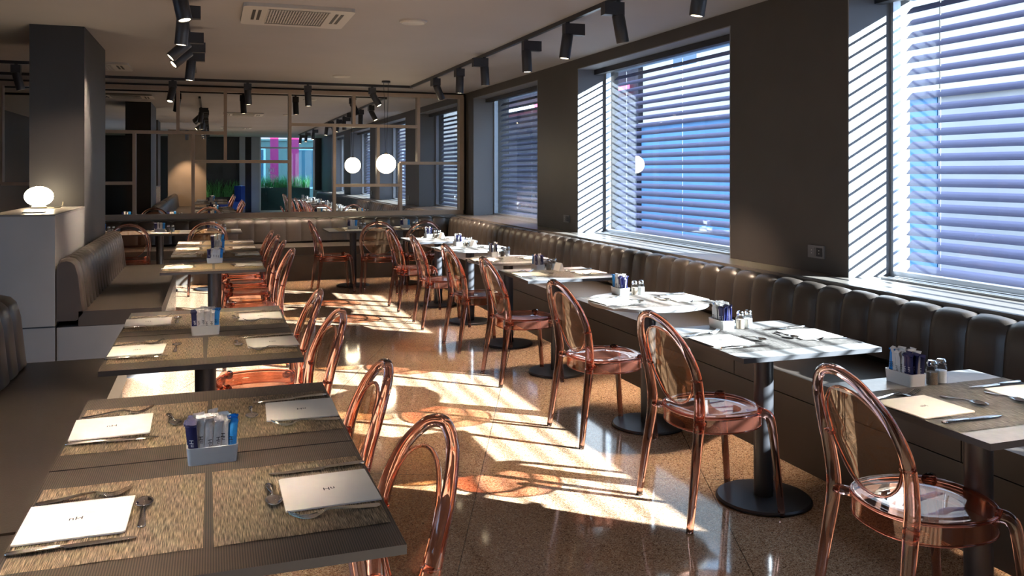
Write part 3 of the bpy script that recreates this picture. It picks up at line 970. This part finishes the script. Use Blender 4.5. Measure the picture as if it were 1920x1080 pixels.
# ------------------------------------------------------------------ tables
def make_table(sx, sy, matl, rounded=False):
    t = thing('dining_table', 'table', 'table')
    bm = bmesh.new()
    if rounded:
        lathe(bm, [(0.0, 0.720), (sx - 0.003, 0.720), (sx, 0.723), (sx, 0.737), (sx - 0.003, 0.740), (0.0, 0.740)], 64, cap=False)
        top = finish(bm, 'tabletop', matl, t, smooth=True)
    else:
        bx(bm, -sx / 2, sx / 2, -sy / 2, sy / 2, 0.720, 0.740)
        top = finish(bm, 'tabletop', matl, t, bevel=0.0015, segs=1)
        top.data.materials.append(M['table_edge'])
        for p in top.data.polygons:
            if abs(p.normal.z) < 0.9: p.material_index = 1
    bm = bmesh.new(); lathe(bm, [(0.044, 0.02), (0.044, 0.712)], 32); finish(bm, 'pole', M['table_metal'], t, smooth=True)
    bm = bmesh.new(); lathe(bm, [(0.0, 0.0), (0.208, 0.0), (0.214, 0.003), (0.214, 0.010), (0.206, 0.017), (0.05, 0.022), (0.0, 0.022)], 48, cap=False)
    finish(bm, 'base', M['table_metal'], t, smooth=True)
    box('mounting_plate', -0.15, 0.15, -0.15, 0.15, 0.710, 0.720, M['table_metal'], t)
    return t
proto_l = make_table(0.765, 0.71, M['table_left'])
proto_r = make_table(0.70, 0.71, M['table_right'])
proto_o = make_table(0.355, 0, M['table_right'], True)
used = {}
def place_table(proto, x, y, rz, label, group):
    if proto.name not in used:
        used[proto.name] = 1
        proto.location = (x, y, 0); proto.rotation_euler = (0, 0, rz)
        proto['label'] = label; proto['group'] = group
        return proto
    return dup(proto, (x, y, 0), rz, label, group)

# ------------------------------------------------------------------ place setting
def mesh_obj(name, mat, label, cat):
    pass

# placemat: person faces +x, table edge at x=0
bm = bmesh.new()
nx, ny = 18, 22
g = [[bm.verts.new((0.362 * i / nx, -0.228 + 0.456 * j / ny, 0.0018 + 0.0006 * math.sin(i * 0.9 + j * 0.35))) for j in range(ny + 1)] for i in range(nx + 1)]
for i in range(nx):
    for j in range(ny):
        bm.faces.new((g[i][j], g[i + 1][j], g[i + 1][j + 1], g[i][j + 1]))
bmesh.ops.solidify(bm, geom=bm.faces[:], thickness=-0.0014)
mat0 = finish(bm, 'placemat', M['mat'], smooth=True); tag(mat0, 'mat', 'placemat')
mat_dark = mat0.data.copy(); mat_dark.materials.clear(); mat_dark.materials.append(M['mat_right'])

# napkin
bm = bmesh.new()
prism(bm, [(0, -0.105), (0.205, -0.105), (0.2115, -0.099), (0.215, 0.105), (0, 0.105)], 0.0, 0.0035)
nap0 = finish(bm, 'paper_napkin', M['napkin'], bevel=0.0008, segs=1); tag(nap0, 'napkin', 'napkin')
lg = text_mesh('printed_logo', 'nH', 0.024, M['ink'], nap0, Matrix.Translation((0.105, 0, 0.0040)), 0.0001)
lg2 = text_mesh('printed_logo', 'HOTEL', 0.006, M['ink'], nap0, Matrix.Translation((0.130, 0, 0.0040)), 0.0001)
bpy.data.objects.remove(lg2)

# cutlery along +x, handle end at x=0
def cutlery_strip(bm, pts):
    """pts: (x, y_center, half width, z, thickness)"""
    prev = None
    for x, yc, w, z, th in pts:
        cur = [bm.verts.new((x, yc - w, z)), bm.verts.new((x, yc + w, z)), bm.verts.new((x, yc + w * 0.8, z + th)), bm.verts.new((x, yc - w * 0.8, z + th))]
        if prev:
            for i in range(4):
                j = (i + 1) % 4
                bm.faces.new((prev[i], prev[j], cur[j], cur[i]))
        else:
            bm.faces.new(cur)
        prev = cur
    bm.faces.new(prev[::-1])

bm = bmesh.new()
cutlery_strip(bm, [(0.0, 0, 0.006, 0.001, 0.002), (0.01, 0, 0.0105, 0.001, 0.002), (0.05, 0, 0.008, 0.004, 0.0022), (0.09, 0, 0.0045, 0.009, 0.0028), (0.12, 0, 0.0032, 0.011, 0.0028), (0.135, 0, 0.008, 0.006, 0.0018), (0.148, 0, 0.012, 0.002, 0.0015), (0.160, 0, 0.0125, 0.001, 0.0012)])
for q in (-0.0105, -0.0035, 0.0035, 0.0105):
    cutlery_strip(bm, [(0.159, q, 0.0021, 0.001, 0.0012), (0.175, q, 0.0019, 0.003, 0.0012), (0.195, q * 0.95, 0.0012, 0.012, 0.0010), (0.205, q * 0.9, 0.0006, 0.018, 0.0008)])
fork0 = finish(bm, 'fork', M['steel'], smooth=True); tag(fork0, 'fork', 'fork')

bm = bmesh.new()
tube(bm, [(0, 0, 0.0055), (0.004, 0, 0.0055), (0.02, 0, 0.0058), (0.09, 0, 0.0055), (0.105, 0, 0.005)], [0.004, 0.0068, 0.0075, 0.006, 0.004], [0.003, 0.0048, 0.0050, 0.0045, 0.003], n=12, side=(0, 1, 0))
knh = None
cutlery_strip(bm, [(0.103, 0, 0.004, 0.003, 0.004), (0.112, 0, 0.008, 0.0035, 0.0018), (0.19, -0.001, 0.0088, 0.0035, 0.0014), (0.225, -0.003, 0.006, 0.0035, 0.0012), (0.238, -0.006, 0.0012, 0.0035, 0.0010)])
knife0 = finish(bm, 'table_knife', M['steel'], smooth=True); tag(knife0, 'knife', 'knife')

bm = bmesh.new()
cutlery_strip(bm, [(0.0, 0, 0.004, 0.001, 0.002), (0.008, 0, 0.0095, 0.001, 0.002), (0.05, 0, 0.006, 0.004, 0.002), (0.085, 0, 0.0028, 0.008, 0.003), (0.106, 0, 0.0034, 0.007, 0.003)])
ring = []
rows = []
for i in range(9):
    rr = i / 8
    row = []
    for k2 in range(24):
        a = 2 * PI * k2 / 24
        row.append(bm.verts.new((0.133 + 0.031 * rr * math.cos(a), 0.0195 * rr * math.sin(a) * (1 - 0.12 * math.cos(a)), 0.0015 + 0.0085 * rr ** 2.2)) if i else None)
    rows.append(row)
cv = bm.verts.new((0.133, 0, 0.0015))
for k2 in range(24):
    j = (k2 + 1) % 24
    bm.faces.new((cv, rows[1][k2], rows[1][j]))
    for i in range(1, 8):
        bm.faces.new((rows[i][k2], rows[i + 1][k2], rows[i + 1][j], rows[i][j]))
spoon0 = finish(bm, 'teaspoon', M['steel'], smooth='all'); tag(spoon0, 'spoon', 'spoon')
sol = spoon0.modifiers.new('thickness', 'SOLIDIFY'); sol.thickness = 0.0009

protos = {'placemat': mat0, 'paper_napkin': nap0, 'fork': fork0, 'table_knife': knife0, 'teaspoon': spoon0}
first_use = {k_: True for k_ in protos}
def inst(kind, mtx, label, group):
    p = protos[kind]
    if first_use[kind]:
        first_use[kind] = False; o = p
    else:
        o = p.copy(); C.objects.link(o)
        for ch in list(p.children):
            c = ch.copy(); C.objects.link(c); c.parent = o
    o.matrix_world = mtx
    o['label'] = label; o['group'] = group
    return o

jr = random.Random(11)
def setting(x, y, rz, place, jit=1.0, gap=0.0, kinds=('placemat', 'paper_napkin', 'fork', 'table_knife', 'teaspoon'), flip_spoon=False, dark=False):
    """x,y: middle of the table edge in front of the diner, who faces along rz"""
    base = Matrix.Translation((x, y, 0.740)) @ Matrix.Rotation(rz, 4, 'Z')
    j = lambda s: jr.uniform(-s, s) * jit
    w = {'placemat': 'woven straw placemat', 'paper_napkin': 'white paper napkin', 'fork': 'steel fork', 'table_knife': 'steel knife', 'teaspoon': 'steel teaspoon'}
    T = lambda dx, dy, dz, a: base @ Matrix.Translation((dx, dy, dz)) @ Matrix.Rotation(a, 4, 'Z')
    pos = {'placemat': T(0.008 + gap, 0, 0.0, j(0.02)),
           'paper_napkin': T(0.006 + j(0.01), j(0.008), 0.0034, j(0.05)),
           'fork': T(0.012 + j(0.008), 0.128 + j(0.006), 0.0032, 0.10 + j(0.10)),
           'table_knife': T(0.006 + j(0.008), -0.150 + j(0.006), 0.0032, 0.04 + j(0.05)),
           'teaspoon': T(0.252 + j(0.01), (0.085 if flip_spoon else -0.085) + j(0.01), 0.0032, (-PI / 2 if flip_spoon else PI / 2) + 0.08 + j(0.15))}
    for k_ in kinds:
        o_ = inst(k_, pos[k_], '%s %s' % (w[k_], place), '%ss laid on the tables' % k_.replace('_', ' '))
        if dark and k_ == 'placemat': o_.data = mat_dark

# ------------------------------------------------------------------ caddies and shakers
def caddy_mesh():
    bm = bmesh.new()
    o1 = rrect(0.060, 0.034, 0.010); o2 = rrect(0.064, 0.038, 0.012); i1 = rrect(0.060, 0.034, 0.010); i2 = rrect(0.056, 0.031, 0.009)
    layers = [(o1, 0.0), (o2, 0.045), (i1, 0.045), (i2, 0.006)]
    rs = [[bm.verts.new((x, y, z)) for x, y in ol] for ol, z in layers]
    n_ = len(o1)
    for a_, b_ in zip(rs, rs[1:]):
        for i in range(n_):
            j = (i + 1) % n_
            bm.faces.new((a_[i], a_[j], b_[j], b_[i]))
    bm.faces.new(rs[0][::-1]); bm.faces.new(rs[-1])
    return finish(bm, 'sachet_caddy', M['china'], smooth=True)
cad0 = caddy_mesh(); tag(cad0, 'caddy', 'caddy')
def packet_mesh(mat, seed, wd=0.0115, h=0.108, ruffle=0.010):
    r_ = random.Random(seed)
    bm = bmesh.new()
    prev = None
    lv = [(0.0, 0.0008, 1.0), (0.012, 0.0042, 1.0), (0.06, 0.0048, 0.97), (0.084, 0.0036, 0.98), (0.094, 0.001, 1.05), (0.102, 0.0008, 1.12), (h, 0.0007, 1.15)]
    for z, th, ws in lv:
        k_ = 0 if z < 0.085 else r_.uniform(-0.006, 0.006)
        cur = []
        for f in (-1, -0.5, 0, 0.5, 1):
            cur.append(bm.verts.new((f * wd * ws, -th * (1 - f * f) - 0.0005 + k_ + (r_.uniform(-1, 1) * 0.0035 if z > 0.09 else 0), z)))
        for f in (1, 0.5, 0, -0.5, -1):
            cur.append(bm.verts.new((f * wd * ws, th * (1 - f * f) + 0.0005 + k_, z)))
        if prev:
            for i in range(10):
                j = (i + 1) % 10
                bm.faces.new((prev[i], prev[j], cur[j], cur[i]))
        else: bm.faces.new(cur[::-1])
        prev = cur
    bm.faces.new(prev)
    return finish(bm, 'sugar_sachet', mat, smooth=True)
packs = {'white': [packet_mesh(M['p_white'], s) for s in (1, 2, 3)], 'navy': [packet_mesh(M['p_navy'], 4, 0.013, 0.088)], 'bright blue': [packet_mesh(M['p_blue'], 5, 0.012, 0.095)]}
for key, lst in packs.items():
    for i, p in enumerate(lst):
        tag(p, 'sachet', 'sugar sachet')
        # printed mark on each face of a sachet, small letters turned up the packet
        tm = Matrix.Translation((0, -0.0056, 0.045)) @ Matrix.Rotation(PI / 2, 4, 'X') @ Matrix.Rotation(PI / 2, 4, 'Z')
        text_mesh('printed_logo', 'nH', 0.016, M['ink'] if key != 'navy' else M['white'], p, tm, 0.0001)
pack_used = set()
cad_used = [False]
SETN = [0]
def caddy(x, y, rz, place, z=0.7405, n=16, seed=0, many_navy=False):
    r_ = random.Random(seed + 100)
    if not cad_used[0]:
        cad_used[0] = True; c = cad0
    else:
        c = cad0.copy(); C.objects.link(c)
    c.location = (x, y, z); c.rotation_euler = (0, 0, rz)
    c['label'] = 'white china sachet caddy ' + place; c['group'] = 'sachet caddies on the tables'
    base = Matrix.Translation((x, y, z)) @ Matrix.Rotation(rz, 4, 'Z')
    slots = []
    cols = 6 if n > 8 else 4
    for cix in range(cols):
        for row in range(max(1, round(n / cols))):
            slots.append((cix, row))
    nr = max(1, round(n / cols))
    for cix, row in slots:
        xx = -0.046 + 0.092 * cix / (cols - 1)
        yy = (-0.021 + 0.042 * row / max(1, nr - 1)) if nr > 1 else 0
        kind = 'navy' if cix == 0 else ('bright blue' if cix == cols - 1 else 'white')
        if many_navy: kind = 'navy' if (cix in (cols - 1, cols - 2) and row % 4 != 2) else ('bright blue' if (cix == 0 and row == 0) else 'white')
        src = packs[kind][r_.randrange(len(packs[kind]))]
        if src.name in pack_used:
            p = src.copy(); C.objects.link(p)
            for ch in list(src.children):
                if n > 8:
                    c2 = ch.copy(); C.objects.link(c2); c2.parent = p
        else:
            pack_used.add(src.name); p = src
        tiltx = r_.uniform(-0.10, 0.10); tilty = r_.uniform(-0.06, 0.06) + (xx * 0.6)
        p.matrix_world = base @ Matrix.Translation((xx, yy, 0.0075 + r_.uniform(0, 0.013))) @ Matrix.Rotation(r_.uniform(-0.5, 0.5), 4, 'Z') @ Matrix.Rotation(tilty, 4, 'Y') @ Matrix.Rotation(tiltx, 4, 'X')
        p['label'] = '%s sachet in the caddy %s' % (kind, place)
        p['group'] = 'sachets in the caddy ' + place

def shaker_proto(fill, label):
    t = thing('shaker', label, 'shaker')
    bm = bmesh.new()
    def oct_(r, z): return (r, z)
    lathe(bm, [(0.0, 0.0), (0.019, 0.0), (0.0215, 0.003), (0.0215, 0.052), (0.018, 0.062), (0.015, 0.066), (0.015, 0.072)], 12, cap=False)
    finish(bm, 'jar', M['jar'], t, smooth=True)
    bm = bmesh.new(); lathe(bm, [(0.0, 0.003), (0.0195, 0.003), (0.0195, 0.046), (0.0, 0.048)], 12, cap=False); finish(bm, 'contents', fill, t, smooth=True)
    bm = bmesh.new(); lathe(bm, [(0.0165, 0.066), (0.0175, 0.068), (0.0175, 0.080), (0.013, 0.087), (0.0, 0.089)], 24, cap=False)
    finish(bm, 'lid', M['steel'], t, smooth=True)
    return t
salt0 = shaker_proto(M['salt'], 'salt'); pep0 = shaker_proto(M['pepper'], 'pepper')
sh_used = set()
def shaker(kind, x, y, place, z=0.7405):
    src = salt0 if kind == 'salt' else pep0
    lab = ('glass salt shaker with a steel lid ' if kind == 'salt' else 'glass pepper shaker with a steel lid ') + place
    if kind not in sh_used:
        sh_used.add(kind); src.location = (x, y, z); src['label'] = lab; src['group'] = 'shakers on the tables'; o = src
    else:
        o = dup(src, (x, y, z), 0, lab, 'shakers on the tables')
    o.name = kind + '_shaker'
card_n = [0]
bm = bmesh.new()
prism(bm, [(-0.025, 0.0), (0.025, 0.0), (0.004, 0.062), (-0.004, 0.062)], -0.045, 0.045, Matrix.Rotation(PI / 2, 4, 'X'))
card0 = finish(bm, 'tent_card', M['napkin'], bevel=0.001, segs=1); tag(card0, 'card', 'card')
def card(x, y, rz, place):
    c = card0 if card_n[0] == 0 else card0.copy()
    if card_n[0]: C.objects.link(c)
    card_n[0] += 1
    c.location = (x, y, 0.7405); c.rotation_euler = (0, 0, rz)
    c['label'] = 'small blank white tent card ' + place; c['group'] = 'tent cards on the tables'

# ------------------------------------------------------------------ left row
L_TABLES = [(-0.008, 2.068, 'nearest table of the left row'), (-0.008, 2.785, 'second table of the left row'),
            (-0.028, 3.935, 'third table of the left row'), (-0.028, 4.655, 'fourth table of the left row'),
            (0.01, 7.27, 'fifth table of the left row'), (0.035, 8.21, 'sixth table of the left row'),
            (0.035, 8.93, 'seventh table of the left row'), (0.035, 9.65, 'eighth table of the left row')]
for i, (x, y, nm) in enumerate(L_TABLES):
    place_table(proto_l, x, y, 0, 'brown ribbed square table on a round pedestal, ' + nm, 'tables of the left row')
    for side in (0, 1):
        ex = x - 0.3825 if side == 0 else x + 0.3825
        pl_ = ('on the bench side of the ' if side == 0 else 'on the chair side of the ') + nm
        yy = y - 0.01 if i in (0, 2) else y - 0.01
        kinds = ('placemat', 'paper_napkin', 'fork', 'table_knife', 'teaspoon')
        setting(ex, yy, 0 if side == 0 else PI, pl_, jit=0.5 if i == 0 else 1.0, gap=0.003, flip_spoon=(i == 1 and side == 0))
caddy(0.0, 2.385, 0.03, 'between the first two tables of the left row', n=30, seed=1)
caddy(-0.03, 4.245, 0.02, 'between the third and fourth tables of the left row', n=24, seed=2)
caddy(0.02, 7.52, 0.0, 'on the fifth table of the left row', n=12, seed=3)
caddy(0.05, 8.5, 0.0, 'on the sixth table of the left row', n=8, seed=4)
caddy(0.05, 9.25, 0.0, 'on the seventh table of the left row', n=8, seed=5)
LC = [(0.245, 2.03, 0.06), (0.235, 2.74, -0.05), (0.245, 3.80, 0.05), (0.23, 4.50, -0.03), (0.31, 6.98, 0.03), (0.31, 7.86, -0.04), (0.305, 8.52, 0.05), (0.295, 9.24, 0.0)]
for i, (x, y, a) in enumerate(LC):
    place_chair(x, y, PI + a, 'clear rose plastic chair, %s along the aisle side of the left row' % NUM[i], 'chairs of the left row')

# ------------------------------------------------------------------ window row
R_TABLES = [(2.40, 2.16, 0, 0.0), (2.385, 3.31, 0, 0.0), (2.435, 4.50, 1, 0), (2.43, 5.91, 0, -0.02), (2.43, 7.02, 1, 0), (2.43, 8.19, 1, 0), (2.40, 9.34, 0, 0.02)]
for i, (x, y, rd, a) in enumerate(R_TABLES):
    nm = '%s window-side table' % NUM[i]
    if rd:
        place_table(proto_o, x, y, 0, 'slate grey round table on a pedestal, %s from the camera' % nm, 'round tables of the window row')
    else:
        place_table(proto_r, x, y, a, 'slate grey square table on a pedestal, %s from the camera' % nm, 'square tables of the window row')
    for side in (0, 1):
        ex = x - 0.345 if side == 0 else x + 0.345
        pl_ = ('on the chair side of the ' if side == 0 else 'on the bench side of the ') + nm
        if rd: ex += 0.0
        setting(ex, y - 0.02, 0 if side == 0 else PI, pl_, jit=1.2, gap=-0.012, flip_spoon=(side == 0), dark=True)
    caddy(x - 0.05, y + 0.265, -PI / 2, 'on the ' + nm, many_navy=True, n=24 if i < 3 else 12, seed=20 + i)
    shaker('pepper', x + 0.022, y + 0.215, 'beside the caddy on the ' + nm)
    shaker('salt', x + 0.074, y + 0.225, 'beside the caddy on the ' + nm)
    if i in (3, 5, 6):
        card(x + 0.08, y + 0.15, 0.1, 'beside the shakers on the ' + nm)
RC = [(2.14, 2.15, -0.14), (2.105, 3.32, 0.0), (2.115, 4.46, 0.02), (2.13, 5.84, -0.02), (2.15, 7.02, 0.03), (2.12, 8.12, -0.04), (2.10, 9.22, 0.03)]
for i, (x, y, a) in enumerate(RC):
    place_chair(x, y, a, 'clear rose plastic chair, %s from the camera facing the window bench' % NUM[i], 'chairs of the window row')

# ------------------------------------------------------------------ tables along the back bench
B_TABLES = [(-1.30, 11.55, 'beside the column, leftmost along the back bench'), (-0.62, 11.55, 'second from the column along the back bench'), (0.0, 11.55, 'third from the column along the back bench'),
            (1.75, 11.30, 'left of the pair under the globe pendant'), (2.46, 11.30, 'right of the pair under the globe pendant')]
for i, (x, y, nm) in enumerate(B_TABLES):
    sc = place_table(proto_r, x, y, PI / 2, 'slate grey square table %s' % nm, 'tables along the back bench')
    short = ['first', 'second', 'third', 'fourth', 'fifth'][i] + ' back-bench table'
    for side in (0, 1):
        ey = y - 0.345 if side == 0 else y + 0.345
        pl_ = ('on the aisle side of the ' if side == 0 else 'on the bench side of the ') + short
        setting(x, ey, PI / 2 if side == 0 else -PI / 2, pl_, jit=1.2, gap=-0.012)
    if i != 0 or True:
        caddy(x + 0.0, y + (0.0 if i < 3 else 0.05), 0.1, 'on the ' + short, n=8, seed=40 + i)
        shaker('pepper', x + 0.10, y, 'on the ' + short)
        shaker('salt', x + 0.15, y + 0.01, 'on the ' + short)
BC = [(-0.92, 11.17, PI / 2, 'clear rose plastic chair seen from behind right beside the dark column'),
      (-0.06, 11.17, PI / 2 + 0.05, 'clear rose plastic chair seen from behind, further right along the back bench'),
      (1.44, 10.92, 0.05, 'clear rose plastic chair seen side-on at the end of the back tables'),
      (1.98, 10.62, PI / 2 - 0.25, 'clear rose plastic chair turned slightly at the tables under the globe pendant'),
      (2.50, 10.66, PI / 2, 'clear rose plastic chair nearest the window bench at the back tables')]
for x, y, a, lab in BC:
    place_chair(x, y, a, lab, 'chairs at the back tables')
